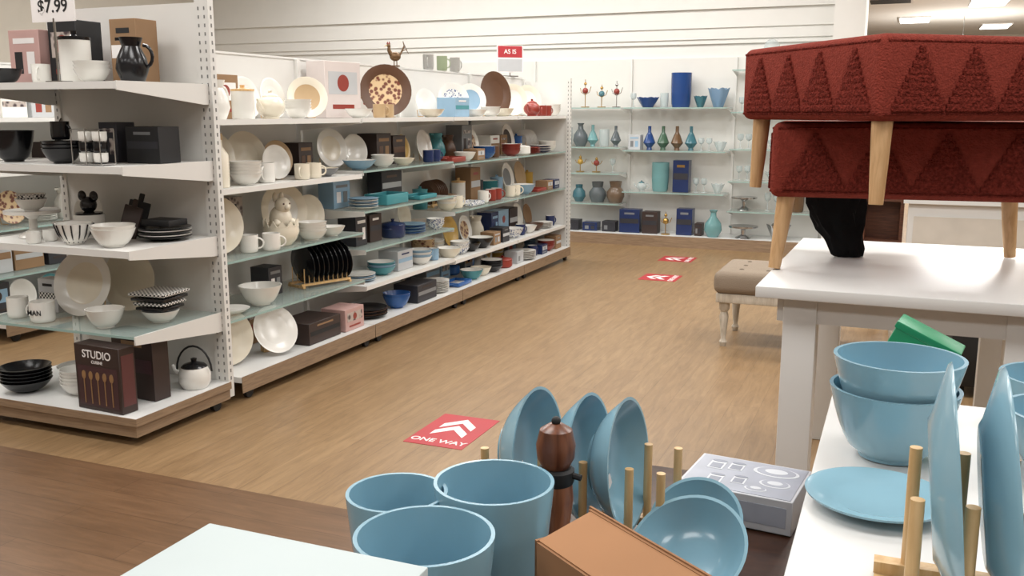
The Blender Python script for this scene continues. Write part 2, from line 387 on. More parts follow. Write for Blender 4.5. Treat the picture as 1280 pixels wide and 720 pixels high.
m=MB(); m.b2(-4.15,-3.19,3.79,3.81,.1,2.02,WMET); child(m,'back_panel',ec)
m=MB(); post(m,-3.175,3.8,2.05,True,.08); post(m,-4.16,3.8,2.05); child(m,'uprights',ec)
m=MB(); m.b2(-4.22,-3.12,3.12,3.78,.105,.135,WHITE); m.b2(-4.21,-3.13,3.13,3.15,.045,.105,KICK); m.b2(-4.21,-4.19,3.15,3.78,.045,.105,KICK); m.b2(-3.15,-3.13,3.15,3.78,.045,.105,KICK)
m.b2(-4.221,-3.119,3.119,3.123,.10,.137,KICK); m.b2(-3.122,-3.118,3.12,3.78,.10,.137,KICK)
for x in(-4.0,-3.25): m.cyl(x,3.22,0,.05,.012,CHROME)
caster(m,-3.16,3.7); child(m,'base_deck',ec)
ECZ=(.495,.885,1.26,1.63)
for i,z in enumerate(ECZ):
    m=MB()
    if i in(0,): glass(m,-4.16,-3.17,3.2,3.78,z,'x')
    else:
        m.b2(-4.16,-3.17,3.2,3.78,z-.012,z,WMET); m.b2(-4.16,-3.17,3.196,3.2,z-.03,z+.002,WMET)
    for x in(-4.165,-3.16):
        m.prism([(3.19,z-.035),(3.19,z+.004),(3.778,z+.004),(3.778,z-.095),(3.74,z-.095)],-.004,.004,WMET,Matrix(((0,0,1,x),(1,0,0,0),(0,1,0,0),(0,0,0,1))))
    child(m,'shelf_%d'%(i+1),ec)
def gondola(name,xf,side,y0,y1,zs_list,secs,endpost=True,top=1.83):
    g=empty(name,xf-.55,(y0+y1)/2,0)
    xc=xf-.55
    m=MB(); m.b2(xc-.012,xc+.012,y0,y1,.1,top,WMET); m.b2(xc-.02,xc+.02,y0,y1,top,top+.012,WMET); child(m,'centre_panel',g)
    m=MB()
    for y in secs: m.b2(xc+.012,xc+.04,y-.015,y+.015,.1,top,WMET)
    child(m,'uprights',g)
    m=MB()
    for a,b in zip(secs[:-1],secs[1:]):
        m.b2(xc+.012,xf,a+.004,b-.004,.105,.135,WHITE); m.b2(xf,xf+.004,a+.004,b-.004,.05,.137,KICK)
        caster(m,xf-.04,b-.06); caster(m,xf-.04,a+.1)
        m.b2(xc-.55,xc-.012,a,b,.105,.135,WHITE); m.b2(xc-.554,xc-.55,a,b,.05,.137,KICK)
    child(m,'base_deck',g)
    for i,(a,b) in enumerate(zip(secs[:-1],secs[1:])):
        for j,(z,gl) in enumerate(zs_list[i]):
            m=MB()
            if gl: glass(m,xc+.03,xf-.06,a+.01,b-.01,z,'y')
            else: m.b2(xc+.03,xf-.06,a+.01,b-.01,z-.012,z,WMET); m.b2(xf-.06,xf-.056,a+.01,b-.01,z-.025,z+.003,WMET)
            for yy in(a+.012,b-.012):
                m.prism([(xf-.06,z-.03),(xf-.06,z-.001),(xc+.02,z-.001),(xc+.02,z-.08)],-.003,.003,WMET,Matrix(((1,0,0,0),(0,0,1,yy),(0,1,0,0),(0,0,0,1))))
            child(m,'shelf_%d_%d'%(i+1,j+1),g)
    return g
XF=-3.12
Z1=[(.43,1),(.74,1),(1.11,0),(1.46,0)]
Z2=[(.38,0),(.62,1),(.87,1),(1.13,1),(1.46,0)]
Z3=[(.36,0),(.74,1),(1.11,1),(1.46,0)]
SEC=[3.86,5.22,6.55,7.85,9.15]
G=gondola('gondola_shelving',XF,1,3.86,9.15,[Z1,Z2,Z3,Z3],SEC)
m=MB(); post(m,-3.16,9.17,1.83,True); m.b2(-3.65,-3.18,9.16,9.18,.1,1.8,WMET); child(m,'end_panel',G)
G2=gondola('gondola_shelving',-5.35,1,4.3,9.1,[Z1,Z3,Z3],[4.3,5.9,7.5,9.1])
# ------------------------------------------------------------ wall display
wd=empty('wall_display_shelving',-2.4,10.7,0)
m=MB(); m.b2(-5.4,-.8,10.44,10.92,.09,.12,WHITE); m.b2(-5.4,-.8,10.43,10.44,0,.125,KICK); child(m,'base_deck',wd)
m=MB()
for x in(-5.4,-4.2,-3.0,-1.8,-.84): m.b2(x-.015,x+.015,10.9,10.925,.12,2.1,WMET)
child(m,'uprights',wd)
m=MB(); m.b2(-5.4,-.8,10.925,10.948,.12,2.1,M('wall_slat_panel',(218,217,212),.6,var=.01)); child(m,'back_panel',wd)
WZ={-5.4:(.45,.8,1.15,1.55),-4.2:(.45,.8,1.1,1.55),-3.0:(.6,1.07,1.55),-1.8:(.42,.75,1.1,1.5,1.95)}
for x0,x1 in((-5.4,-4.2),(-4.2,-3.0),(-3.0,-1.8),(-1.8,-.84)):
    for z in WZ[x0]:
        m=MB(); glass(m,x0+.02,x1-.02,10.55,10.9,z,'x')
        for xx in(x0+.02,x1-.025): m.prism([(10.58,z-.012),(10.9,z-.012),(10.9,z-.07)],0,.005,WMET,Matrix(((0,0,1,xx),(1,0,0,0),(0,1,0,0),(0,0,0,1))))
        child(m,'shelf_%d_%d'%(int(-x0*10),int(z*100)),wd)
# ------------------------------------------------------------ endcap merchandise
E=.002
def P(mb,name,x,y,z,rz=0,sc=1): return mb.obj(name,x,y,z+E,rz,sc=sc)
z=1.26
P(i_bowl(.1,.15,BLACK,p=.4),'black_serving_bowl',-4.03,3.38,z)
P(i_plate(.105,BLACK),'black_dinner_plate',-3.86,3.52,z,-50)
mb=i_bstack(.09,.07,BLACK,3); mug(mb,.042,.085,BLACK,BLACK,T(0,0,.11)); P(mb,'black_bowl_stack',-3.69,3.36,z)
P(i_mugs(1,BLACK,None,.05,.11),'black_mug',-3.68,3.6,z,0,1.2)
P(i_box(.11,.12,.19,C['char'],TEXP,BWCK,1),'boxed_mug_set',-3.54,3.56,z)
mb=MB()
for k in range(3):
    for j in range(2): mug(mb,.038,.05,CERW if k!=1 else BLACK,CERW,T(j*.1-.05,0,.015+k*.056),-40)
for x in(-.1,0,.1):
    mb.tube([(x,-.05,0),(x,-.05,.19),(x,.05,.19),(x,.05,0)],.003,CHROME,6)
mb.box(0,0,.005,.21,.1,.006,CHROME); P(mb,'stacked_mug_rack',-3.43,3.3,z,0,.85)
P(i_box(.2,.14,.17,BLACKM,C['char'],C['grey'],2),'black_gift_box',-3.32,3.56,z)
z=.885
def topdish(mb,h):
    bowl(mb,.075,.06,CERW,CERW,T(0,0,h+.002)); bowl(mb,.07,.05,BWCK,CERW,T(0,0,h+.035))
P(i_cake(.13,.13,CERW,topdish),'cake_stand',-3.99,3.42,z)
P(i_bowl(.08,.05,BWCK,CERW),'patterned_bowl',-4.02,3.66,z)
P(i_plate(.1,CERW),'dinner_plate',-3.86,3.66,z)
P(i_mugs(2,CERW,None,.033,.055),'white_ramekins',-3.8,3.3,z,90)
mb=MB(); mb.lathe([(0,0),(.07,0),(.073,.006),(.073,.115),(0,.115)],CERW,28); mb.lathe([(.0745,.02),(.075,.02),(.075,.05),(.0745,.05)],BWCK,28)
mb.lathe([(0,.115),(.064,.115),(.064,.124),(.02,.128),(0,.128)],BLACK,28); mb.sph(0,0,.162,.04,BLACK); mb.sph(-.038,0,.205,.026,BLACK,sy=.5); mb.sph(.038,0,.205,.026,BLACK,sy=.5)
P(mb,'ceramic_canister',-3.72,3.52,z)
P(i_board(.22,BLACKM),'black_cutting_board',-3.56,3.63,z,20); P(i_board(.2,C['choc']),'dark_cutting_board',-3.52,3.55,z,10)
mb=MB(); bowl(mb,.085,.1,CERW,CERW)
for k in range(14):
    a=2*math.pi*k/14; mb.tube([(.043*math.cos(a),.043*math.sin(a),.01),(.073*math.cos(a),.073*math.sin(a),.05),(.087*math.cos(a),.087*math.sin(a),.095)],.0035,BLACK,6)
P(mb,'striped_bowl',-3.6,3.31,z)
P(i_bstack(.1,.085,CERW,2),'white_bowl_stack',-3.36,3.31,z)
mb=i_pstack(.125,BLACK,5,CERW); mb.box(0,0,.085,.17,.13,.03,BLACKM,bev=.003); P(mb,'black_plate_stack',-3.32,3.6,z)
z=.495
P(i_plate(.165,CREAM,CERW,16),'large_dinner_plate',-3.74,3.48,z,8)
P(i_plate(.155,CREAM,None,10),'large_dinner_plate',-3.62,3.66,z,8)
P(i_bowl(.09,.09,CERW),'white_cereal_bowl',-3.45,3.31,z)
mb=MB(); mug(mb,.058,.1,CERW,CERW,None,180)
mb.text('MAN',.035,BLACKM,T(0,-.0592,.05,rx=90)); P(mb,'lettered_mug',-3.83,3.29,z,10)
P(mug(MB(),.05,.1,CERW,CERW,None,120),'white_mug',-4.03,3.32,z)
P(i_bstack(.07,.05,CERW,2),'white_bowl_stack',-4.05,3.66,z)
P(i_box(.13,.08,.17,C['lgrey'],BWCK,BLACKM,2),'plaid_gift_box',-3.98,3.5,z)
mb=MB()
for k in range(4): mb.box(0,0,.075+k*.024,.16+.014*k,.16+.014*k,.015,BWCK if k%2 else BLACK,bev=.004)
bowl(mb,.09,.06,CERW,CERW); bowl(mb,.09,.05,BLACK,CERW,T(0,0,.02)); P(mb,'patterned_bowl_stack',-3.29,3.5,z,5)
z=.135
P(i_bstack(.12,.06,BLACK,5),'black_bowl_stack',-3.96,3.27,z)
P(i_bowl(.12,.05,CERW),'white_shallow_bowl',-3.95,3.6,z)
P(i_bstack(.085,.06,CERW,5),'white_bowl_stack',-3.68,3.33,z)
P(i_bstack(.08,.08,BLACK,5),'black_bowl_stack',-3.75,3.6,z)
mb=MB(); mb.box(0,0,.155,.29,.09,.31,C['choc'],bev=.002,seg=1)
mb.text('STUDIO',.052,SIGNW,T(0,-.0455,.265,rx=90)); mb.text('CUISINE',.02,SIGNW,T(0,-.0455,.23,rx=90))
BPD=M('box_picture_dark',(66,42,46),.4)
mb.box(0,-.0456,.115,.255,.0012,.19,BPD)
cu=M('cutlery_gold',(200,170,130),.3,metal=.8)
for k in range(5):
    x=-.09+k*.045
    mb.box(x,-.047,.09,.006,.002,.12,cu); mb.lathe([(0,0),(.013,0),(.013,.002),(0,.002)],cu,14,T(x,-.046,.165,rx=90),sy=1.6)
mb.box(.1455,0,.155,.001,.07,.24,M('box_side_print',(90,50,50),.4))
P(mb,'boxed_flatware_set',-3.36,3.2,z,-4)
P(i_box(.27,.1,.33,C['choc'],BPD,C['kraft'],2),'boxed_flatware_set',-3.36,3.42,z,-4)
mb=MB(); mb.lathe([(0,0),(.06,0),(.075,.03),(.075,.07),(.06,.1),(.02,.115),(0,.116)],CERW,26); mb.lathe([(.062,.1),(.05,.112),(.012,.125),(.015,.14),(0,.145)],BLACK,20)
mb.tube([(.07*math.cos(a)*1.25,0,.08+.12*math.sin(a)) for a in [math.pi*k/12 for k in range(13)]],.005,BLACKM,8)
mb.tube([(-.07,0,.06),(-.1,0,.08),(-.11,0,.105)],.014,CERW,10,r2=.009); P(mb,'kettle',-3.23,3.64,z,15,1.05)
z=1.63
P(i_box(.2,.16,.26,C['pink'],SIGNW,BLACKM,1),'boxed_kitchenware',-4.0,3.55,z)
P(i_box(.18,.16,.3,BLACKM,TEXP,C['redd'],0),'boxed_kitchenware',-3.78,3.58,z)
P(i_canister(.07,.24,CERW,BLACK),'ceramic_canister',-3.62,3.42,z)
P(i_box(.16,.14,.3,C['kraft'],SIGNW,BLACKM,2),'boxed_kitchenware',-3.45,3.62,z)
P(i_pitcher(.2,BLACK),'black_pitcher',-3.28,3.42,z,20)
mb=MB(); mb.box(0,0,.33,.26,.004,.13,SIGNW); mb.box(0,0,.14,.01,.006,.28,CHROME); mb.box(0,0,.003,.1,.06,.006,CHROME); mb.text('$7.99',.08,BLACKM,T(0,-.003,.33,rx=90)); P(mb,'price_sign',-3.56,3.26,z)
P(i_bstack(.08,.06,CERW,3),'white_bowl_stack',-3.43,3.33,z); P(i_bowl(.08,.07,BLACK),'black_serving_bowl',-3.98,3.33,z); P(i_mugs(1,CERW),'white_mug',-3.8,3.38,z)
# ------------------------------------------------------------ long gondola merchandise
XB,XR=-3.54,-3.3
def Q(mb,name,x,y,z,rz=90,sc=1): return P(mb,name,x,y,z,rz,sc)
z=1.46
Q(i_plate(.12,CREAM),'dinner_plate',XB,4.02,z); Q(i_pitcher(.2,CERW),'white_pitcher',XR,4.0,z)
Q(i_box(.22,.16,.24,C['kraft'],SIGNW,C['redd'],0),'boxed_kitchenware',XB,4.28,z)
Q(i_canister(.06,.18,CERW,DOWEL),'ceramic_canister',XR,4.22,z); Q(i_plate(.12,CERW),'dinner_plate',XB,4.54,z)
Q(i_teapot(.16,CREAM),'teapot',XR,4.46,z); Q(i_bstack(.08,.06,CERW,4),'white_bowl_stack',XR,4.72,z)
Q(i_plate(.125,C['tan'],CREAM),'dinner_plate',-3.4,4.96,z,50); Q(i_plate(.12,CERW),'dinner_plate',XB,4.79,z)
z=1.11
Q(i_bottle(.28,CREAM,C['tan']),'ceramic_bottle',XR,4.0,z)
Q(i_plate(.145,CERW,CREAM),'large_dinner_plate',-3.52,4.2,z,75); Q(i_plate(.14,CREAM),'large_dinner_plate',-3.52,4.49,z,75)
Q(i_plate(.1,CERW),'dinner_plate',-3.39,4.6,z,75)
Q(i_bstack(.088,.06,CERW,5),'white_bowl_stack',XR+.01,4.2,z); Q(i_mugs(1,CERW,None,.05,.11),'white_mug',XR,4.39,z)
Q(i_mugs(2,CREAM,None,.045,.09),'cream_mugs',XR+.04,4.74,z); Q(i_plate(.11,C['tan']),'dinner_plate',-3.52,4.79,z,75)
Q(i_box(.15,.14,.2,C['choc'],C['kraft'],C['brown'],1),'boxed_kitchenware',XB,5.03,z); Q(i_bowl(.085,.05,C['grey'],CREAM),'grey_bowl',XR,4.98,z)
z=.74
Q(i_plate(.16,CREAM),'large_dinner_plate',-3.4,4.05,z,65); Q(i_box(.22,.1,.28,TEXP,C['lgrey'],C['char'],2),'boxed_kitchenware',-3.57,4.34,z)
Q(i_mugs(2,CERW,None,.05,.095),'white_mugs',-3.27,4.27,z,60)
mb=MB(); mb.lathe(hollow([(0,0),(.05,0),(.08,.03),(.095,.07),(.09,.105)]),CREAM,24)
for k in range(12):
    a=2*math.pi*k/12; mb.prism([(-.022,0),(.022,0),(0,.035)],-.003,.003,CREAM,T(.088*math.cos(a),.088*math.sin(a),.1,rx=90,rz=math.degrees(a)+90))
mb.sph(0,0,.14,.06,CREAM,sz=1.15); mb.sph(0,-.025,.21,.042,CREAM); mb.sph(0,-.062,.202,.016,CREAM)
mb.sph(-.02,.015,.25,.014,CREAM,sz=1.9,sy=.7); mb.sph(.02,.015,.25,.014,CREAM,sz=1.9,sy=.7); mb.sph(-.045,-.03,.12,.022,CREAM); mb.sph(.045,-.03,.12,.022,CREAM)
for sx in(-1,1): mb.sph(sx*.018,-.06,.22,.005,C['brown'])
Q(mb,'bunny_planter',-3.31,4.52,z,70,1.1)
Q(i_plate(.165,CERW,CREAM,10),'large_dinner_plate',-3.5,4.8,z,70); Q(i_bstack(.09,.06,CERW,4),'white_bowl_stack',-3.27,4.77,z)
Q(i_plate(.12,CREAM,CREAM),'large_dinner_plate',-3.5,5.08,z,80); Q(i_bowl(.085,.06,CERW),'white_cereal_bowl',-3.27,4.98,z)
z=.43
Q(i_bowl(.1,.03,CERW),'white_shallow_bowl',-3.3,4.03,z); Q(i_bowl(.12,.11,CERW),'white_serving_bowl',-3.31,4.3,z)
Q(i_box(.13,.13,.17,C['char'],C['grey'],SIGNW,1),'boxed_kitchenware',-3.46,4.56,z); Q(i_bowl(.1,.06,CERW),'white_serving_bowl',-3.54,4.18,z)
Q(i_dishrack(9,.125,BLACK,.036),'plate_drying_rack',-3.36,4.97,z,70)
z=.135
Q(i_plate(.155,CREAM),'large_dinner_plate',-3.36,4.04,z,65)
mb=MB(); mb.lathe(plate_prof(.13),CERW,36,T(0,0,.135,rx=62),sx=1.0,sy=1.1); mb.box(0,.07,.02,.1,.05,.04,DOWEL); Q(mb,'oval_platter',-3.27,4.36,z,60)
Q(i_box(.22,.1,.2,C['kraft'],TEXP,C['redd'],1),'boxed_kitchenware',-3.57,4.5,z)
Q(i_box(.34,.24,.13,C['choc'],BLACKM,C['kraft'],2),'boxed_kitchenware',-3.3,4.74,z); Q(i_box(.22,.18,.14,C['pink'],TEXP,C['redd'],0),'boxed_kitchenware',-3.26,5.06,z)
# bay 2 (Y 5.22-6.55)
z=1.46
Q(i_box(.34,.16,.36,M('printed_sleeve',(206,196,192),.5),C['lgrey'],C['redd'],0),'boxed_bakeware',-3.5,5.42,z,80)
Q(i_bowl(.09,.06,CERW),'serving_bowl',-3.28,5.36,z)
mb=i_plate(.185,FLPAT,C['brown'],8)
for k in range(24):
    a=2*math.pi*k/24; mb.sph(.172*math.cos(a),-.024+.02*math.sin(a)*0,.172*math.sin(a)+.183,.012,C['tan'] if k%2 else C['redd'],t=T(0,0,0,rx=-8)@T(0,.0,0))
Q(mb,'floral_platter',-3.46,6.02,z,38)
Q(i_box(.26,.16,.15,C['sky'],C['teal'],SIGNW,2),'blue_gift_box',-3.34,6.88,z)
Q(i_mugs(2,C['tan'],CREAM),'coffee_mugs',-3.27,5.66,z); Q(i_bowl(.1,.06,CREAM),'serving_bowl',-3.27,6.36,z)
z=1.13
Q(i_plate(.13,CREAM,CERW),'dinner_plate',-3.52,5.38,z,75); Q(i_plate(.11,CERW),'dinner_plate',-3.5,5.64,z,75)
Q(i_bowl(.11,.06,C['sky'],CERW),'serving_bowl',-3.3,5.38,z); Q(i_box(.2,.16,.22,C['choc'],C['kraft'],C['brown'],1),'boxed_kitchenware',-3.48,5.88,z)
Q(i_box(.18,.16,.2,C['choc'],C['brown'],C['kraft'],2),'boxed_kitchenware',-3.48,6.1,z); Q(i_bstack(.08,.05,C['white'],3),'bowl_stack',-3.28,5.65,z)
Q(i_plate(.1,C['must']),'dinner_plate',-3.52,6.35,z); Q(i_mugs(2,C['navy'],CERW),'coffee_mugs',-3.28,6.38,z); Q(i_bowl(.08,.05,C['cream']),'serving_bowl',-3.27,5.92,z)
z=.87
Q(i_box(.2,.12,.18,C['sky'],C['grey'],SIGNW,1),'boxed_kitchenware',-3.5,5.38,z)
Q(i_pstack(.1,CERW,6,C['sky']),'plate_stack',-3.29,5.4,z); Q(i_tray(.32,.2,C['teal'],C['teal'],.07),'teal_casserole_dish',-3.32,5.76,z)
Q(i_box(.3,.12,.2,C['char'],C['lgrey'],C['brown'],2),'boxed_kitchenware',-3.54,6.12,z); Q(i_tray(.28,.18,C['teal'],C['teal'],.03),'teal_serving_tray',-3.3,6.2,z)
z=.62
Q(i_box(.14,.14,.2,C['char'],SIGNW,C['choc'],1),'boxed_kitchenware',-3.38,5.4,z); Q(i_box(.16,.14,.19,C['choc'],C['char'],SIGNW,2),'boxed_kitchenware',-3.4,5.62,z)
Q(i_casserole(.09,.09,C['navy'],C['navy']),'casserole_pot',-3.34,5.87,z); Q(i_pstack(.11,C['blue'],6,C['sky']),'plate_stack',-3.33,6.12,z); Q(i_plate(.1,CREAM),'dinner_plate',-3.54,6.38,z); Q(i_bstack(.07,.05,BLPAT,3,None,CERW),'bowl_stack',-3.27,6.4,z)
z=.38
Q(i_pstack(.12,C['sky'],4,CERW),'plate_stack',-3.35,5.4,z); Q(i_bstack(.1,.06,C['teal'],3,C['sky'],CERW),'bowl_stack',-3.33,5.68,z); Q(i_box(.22,.16,.14,C['lgrey'],C['sky'],C['navy'],2),'boxed_kitchenware',-3.36,5.94,z); Q(i_bstack(.09,.06,CERW,4,C['sky'],CERW),'bowl_stack',-3.3,6.2,z); Q(i_mugs(1,C['sky'],CERW),'coffee_mugs',-3.3,6.42,z)
z=.135
Q(i_pstack(.14,C['black'],5,C['brown']),'dark_plate_stack',-3.3,5.42,z); Q(i_bstack(.1,.09,C['blue'],2,None,C['blue']),'blue_bowl_stack',-3.26,5.76,z); Q(i_box(.3,.2,.13,C['char'],C['grey'],C['choc'],2),'boxed_kitchenware',-3.28,6.08,z); Q(i_pstack(.11,CERW,8),'plate_stack',-3.28,6.4,z)
CACHE={}
def pick(theme,hmax,maxw):
    kinds={'cer':['plate','plate','plate','pstack','bstack','canister','pitcher','teapot','box','box'],
           'dark':['box','box','plate','plate','rack','pot','box','canister'],
           'front':['bstack','bowl','mugs','pstack','smallbox','tray','bowl','pot']}[theme]
    k=random.choice(kinds)
    cols={'cer':['white','cream','white','cream','sky','teal','grey','flpat','sky','tan','brown','must','blpat'],'dark':['char','choc','kraft','white','black','brown','teal','cream','white','blue'],
          'front':['white','navy','teal','black','blpat','white','cream','brown','blue','cream','sky','redd','white']}
    c=random.choice(cols.get(theme,['white'])); m_=C[c]; big=min(hmax-.03,.29)
    q=random.choice([0,1,2]); key=(k,c,q,round(big,2))
    def mk():
        if k=='plate': r=min(big/2-.005,.11+.015*q); return i_plate(r,m_,random.choice([m_,CERW])),'dinner_plate',2*r+.01
        if k=='pstack': r=.1+.01*q; return i_pstack(r,m_,5+q,CERW if q==1 else None),'plate_stack',2*r+.01
        if k=='bstack': r=.08+.01*q; return i_bstack(r,.055,m_,4 if hmax<.2 else 4+q,CERW if q==0 else None,CERW),'bowl_stack',2*r+.01
        if k=='bowl': r=.09+.01*q; return i_bowl(r,.07+.01*q,m_,CERW if q else None),'serving_bowl',2*r+.01
        if k=='mugs': return i_mugs(1+q%2,m_,CERW,.048,.1),'coffee_mugs',(.16 if q%2==0 else .28)
        if k=='canister': return i_canister(.06,min(big,.18+.02*q),m_,DOWEL if q else m_),'canister',.135
        if k=='pitcher': return i_pitcher(min(big,.18+.02*q),m_),'pitcher',.19
        if k=='teapot': return i_teapot(min(big,.15),m_),'teapot',.25
        if k=='rack': return i_dishrack(6,min(.1,big/2-.02),m_,.03),'plate_drying_rack',.26
        if k=='pot': return i_casserole(.09,.07,m_,m_),'casserole_pot',.25
        if k=='tray': return i_tray(.26,.17,m_,m_ if q else CERW,.03+.01*q),'serving_tray',.31
        if k=='box':
            cc=random.choice(['char','choc','kraft','navy','lgrey','teal','pink','grey','white','sky','kraft'])
            w,h=.16+.04*q,min(big,random.choice([.18,.23,.28])); return i_box(w,.15,h,C[cc],random.choice([C['sky'],TEXP,C['lgrey'],C['kraft']]),random.choice([C['redd'],C['navy'],C['choc'],BLACKM,C['grey']]),random.choice([0,1,2])),'boxed_kitchenware',w+.012
        if k=='smallbox': return i_box(.15,.13,.09+.02*q,C[random.choice(['navy','char','lgrey','kraft'])],C['lgrey'],C['grey'],q),'small_box',.16
    if key in CACHE: return CACHE[key]
    CACHE[key]=mk(); return CACHE[key]
def row(theme,a,b,fixed,z,hmax):
    p=a
    for _ in range(60):
        mb,nm,w=pick(theme,hmax,.3)
        if p+w>b:
            if b-p<.14: break
            continue
        Q(mb,nm,fixed+random.uniform(-.004,.004),p+w/2,z,90)
        p+=w+random.uniform(.006,.03)
def bay(sec,zs):
    levels=[.135]+[q[0] for q in zs]
    for i,z in enumerate(levels):
        gap=(levels[i+1]-z-.03) if i+1<len(levels) else .32
        if i+1==len(levels): continue
        row('cer' if random.random()<.5 else 'dark',sec[0]+.03,sec[1]-.03,-3.53,z,gap)
        row('front',sec[0]+.03,sec[1]-.03,-3.3 if i else -3.26,z,min(gap,.17))
bay(SEC[2:4],Z3); bay(SEC[3:5],Z3)
z=1.46
Q(i_plate(.14,BLPAT,CERW),'patterned_plate',-3.5,7.2,z,50); Q(i_plate(.14,C['sky'],CERW),'dinner_plate',-3.5,7.55,z,50)
Q(i_plate(.11,CERW),'dinner_plate',-3.54,6.78,z,70)
Q(i_bowl(.1,.06,CERW),'serving_bowl',-3.27,7.14,z); Q(i_bstack(.09,.05,CERW,3,None,CERW),'bowl_stack',-3.27,7.45,z)
Q(i_plate(.2,C['brown'],C['brown'],8),'wooden_charger',-3.5,8.05,z,70)
Q(i_bowl(.1,.07,CREAM),'serving_bowl',-3.27,7.72,z)
Q(i_plate(.15,CERW,CREAM,8),'dinner_plate',-3.5,8.5,z,50); Q(i_plate(.15,CERW,CREAM,8),'dinner_plate',-3.5,8.88,z,50); Q(i_teapot(.16,C['redd']),'teapot',-3.26,8.4,z); Q(i_mugs(2,C['redd'],CERW,.05,.1),'coffee_mugs',-3.25,8.7,z); Q(i_bstack(.08,.06,CERW,4),'bowl_stack',-3.27,9.0,z)
for a,b,zz in((4.3,5.9,Z1),(5.9,7.5,Z3)):
    for z in [.135]+[q[0] for q in zz]: row('dark' if z<.5 else 'cer',a+.03,b-.03,-5.64,z,.27)
TOPZ=1.842
def tp(mb,name,y,rz=90): return Q(mb,name,-3.67,y,TOPZ,rz)
tp(i_mugs(1,BWCK,None,.045,.12),'patterned_mug',7.1); tp(i_mugs(1,C['sage'],None,.045,.12),'patterned_mug',7.35); tp(i_mugs(1,BWCK,None,.045,.12),'patterned_mug',7.6)
BR=M('aged_bronze',(110,84,58),.4,metal=.6)
mb=MB(); mb.cyl(0,0,0,.008,.035,BR); mb.cyl(-.01,0,.008,.05,.004,BR,seg=8); mb.cyl(.012,0,.008,.05,.004,BR,seg=8); mb.sph(0,0,.075,.035,BR,sx=1.3,sy=.7)
mb.tube([(-.03,0,.085),(-.05,0,.12),(-.048,0,.15)],.018,BR,10,r2=.011); mb.sph(-.052,0,.155,.015,BR); mb.tube([(-.065,0,.155),(-.085,0,.15)],.005,C['must'],8,r2=.001)
for k in range(4): mb.tube([(.035,0,.08),(.06+.005*k,0,.12+.012*k),(.09-.008*k,0,.13+.02*k),(.11-.012*k,0,.1+.025*k)],.007,BR,8,r2=.002)
mb.prism([(-.07,.165),(-.06,.185),(-.053,.17),(-.045,.187),(-.038,.165)],-.003,.003,C['redd'],T(rx=90))
tp(mb,'rooster_figurine',6.55,50)
mb=MB(); mb.box(0,0,.005,.16,.05,.01,CHROME); mb.box(0,0,.03,.008,.008,.05,CHROME); mb.box(0,0,.17,.27,.012,.26,SIGNW); mb.box(0,-.0065,.24,.25,.002,.11,SIGNR); mb.text('AS IS',.06,SIGNW,T(0,-.008,.24,rx=90)); mb.box(0,-.0065,.11,.25,.002,.12,C['lgrey'])
tp(mb,'sign_holder',8.85,40)
# ------------------------------------------------------------ wall display merchandise
CL=M('clear_glass',(200,210,210),.06,alpha=.45); GT=M('glass_teal',(70,118,130),.08,alpha=.8); GC=M('glass_cobalt',(40,72,130),.08,alpha=.88); GS=M('glass_smoke',(96,104,108),.1,alpha=.85); GA=M('glass_aqua',(120,168,170),.1,alpha=.7)
GG=M('glass_green',(74,104,84),.1,alpha=.85); GB=M('glass_amber',(110,84,60),.12,alpha=.85); BRS=M('brass',(186,150,86),.3,metal=.9)
def W(mb,nm,x,z,y=10.74): return P(mb,nm,x,y,z,0)
z=1.55
W(i_ornament(C['redd'],BRS,.32),'ornament_stand',-3.5,z); W(i_ornament(GT,BRS,.26),'ornament_stand',-3.3,z); W(i_ornament(C['redd'],CHROME,.3),'ornament_stand',-3.12,z); W(i_goblets(3,CL),'goblets',-3.8,z)
W(i_goblets(1,CL),'goblets',-2.92,z); W(i_fluted(.12,.11,GC),'cobalt_glass_bowl',-2.75,z)
W(i_vase(1,.16,CL),'glass_vase',-2.56,z); W(i_vase(1,.38,GC),'tall_glass_vase',-2.37,z); W(i_fluted(.07,.12,GT),'teal_glass_bowl',-2.15,z)
W(i_fluted(.11,.2,M('glass_sky',(126,158,188),.08,alpha=.75)),'fluted_glass_vase',-1.95,z)
z=1.1
for x,k,h,g in((-3.9,0,.26,GT),(-3.72,1,.22,CL),(-3.55,0,.27,GS),(-3.4,3,.25,GA),(-3.26,1,.2,CL),(-3.12,3,.24,GS)): W(i_vase(k,h,g),'glass_vase',x,z)
z=1.07
W(i_box(.14,.14,.17,C['lgrey'],C['sky'],C['grey'],1),'gift_box',-2.88,z)
for x,g in((-2.72,GC),(-2.56,GG),(-2.4,GB),(-2.24,GT)): W(i_vase(3,.27,g),'glass_vase',x,z)
W(i_goblets(2,CL,.14),'goblets',-2.08,z); W(i_fluted(.07,.1,CL),'glass_bowl',-1.91,z)
z=.8
W(i_ornament(C['must'],BRS,.2),'ornament_stand',-3.55,z); W(i_ornament(C['redd'],BRS,.18),'ornament_stand',-3.35,z); W(i_goblets(1,CL,.16),'goblets',-3.15,z); W(i_goblets(3,CL,.16),'goblets',-3.8,z)
z=.6
W(i_teapot(.12,CL,GT),'glass_teapot',-2.8,z); W(i_vase(1,.33,GA),'glass_vase',-2.58,z); W(i_box(.18,.15,.36,C['navy'],C['char'],BRS,2),'navy_gift_box',-2.33,z); W(i_goblets(2,CL),'goblets',-2.12,z); W(i_fluted(.07,.1,CL),'glass_bowl',-1.92,z)
z=.45
W(i_vase(4,.24,GS),'glass_vase',-3.33,z); W(i_vase(4,.25,M('glass_bronze',(110,92,76),.15)),'glass_vase',-3.11,z); W(i_vase(2,.2,GT),'glass_vase',-3.56,z); W(i_goblets(3,CL,.15),'goblets',-3.85,z)
z=.12
def B(x,w,h,c=None,k=1): W(i_box(w,.15,h,c or C['navy'],C['char'],C['grey'],k),'navy_gift_box',x,z,10.68)
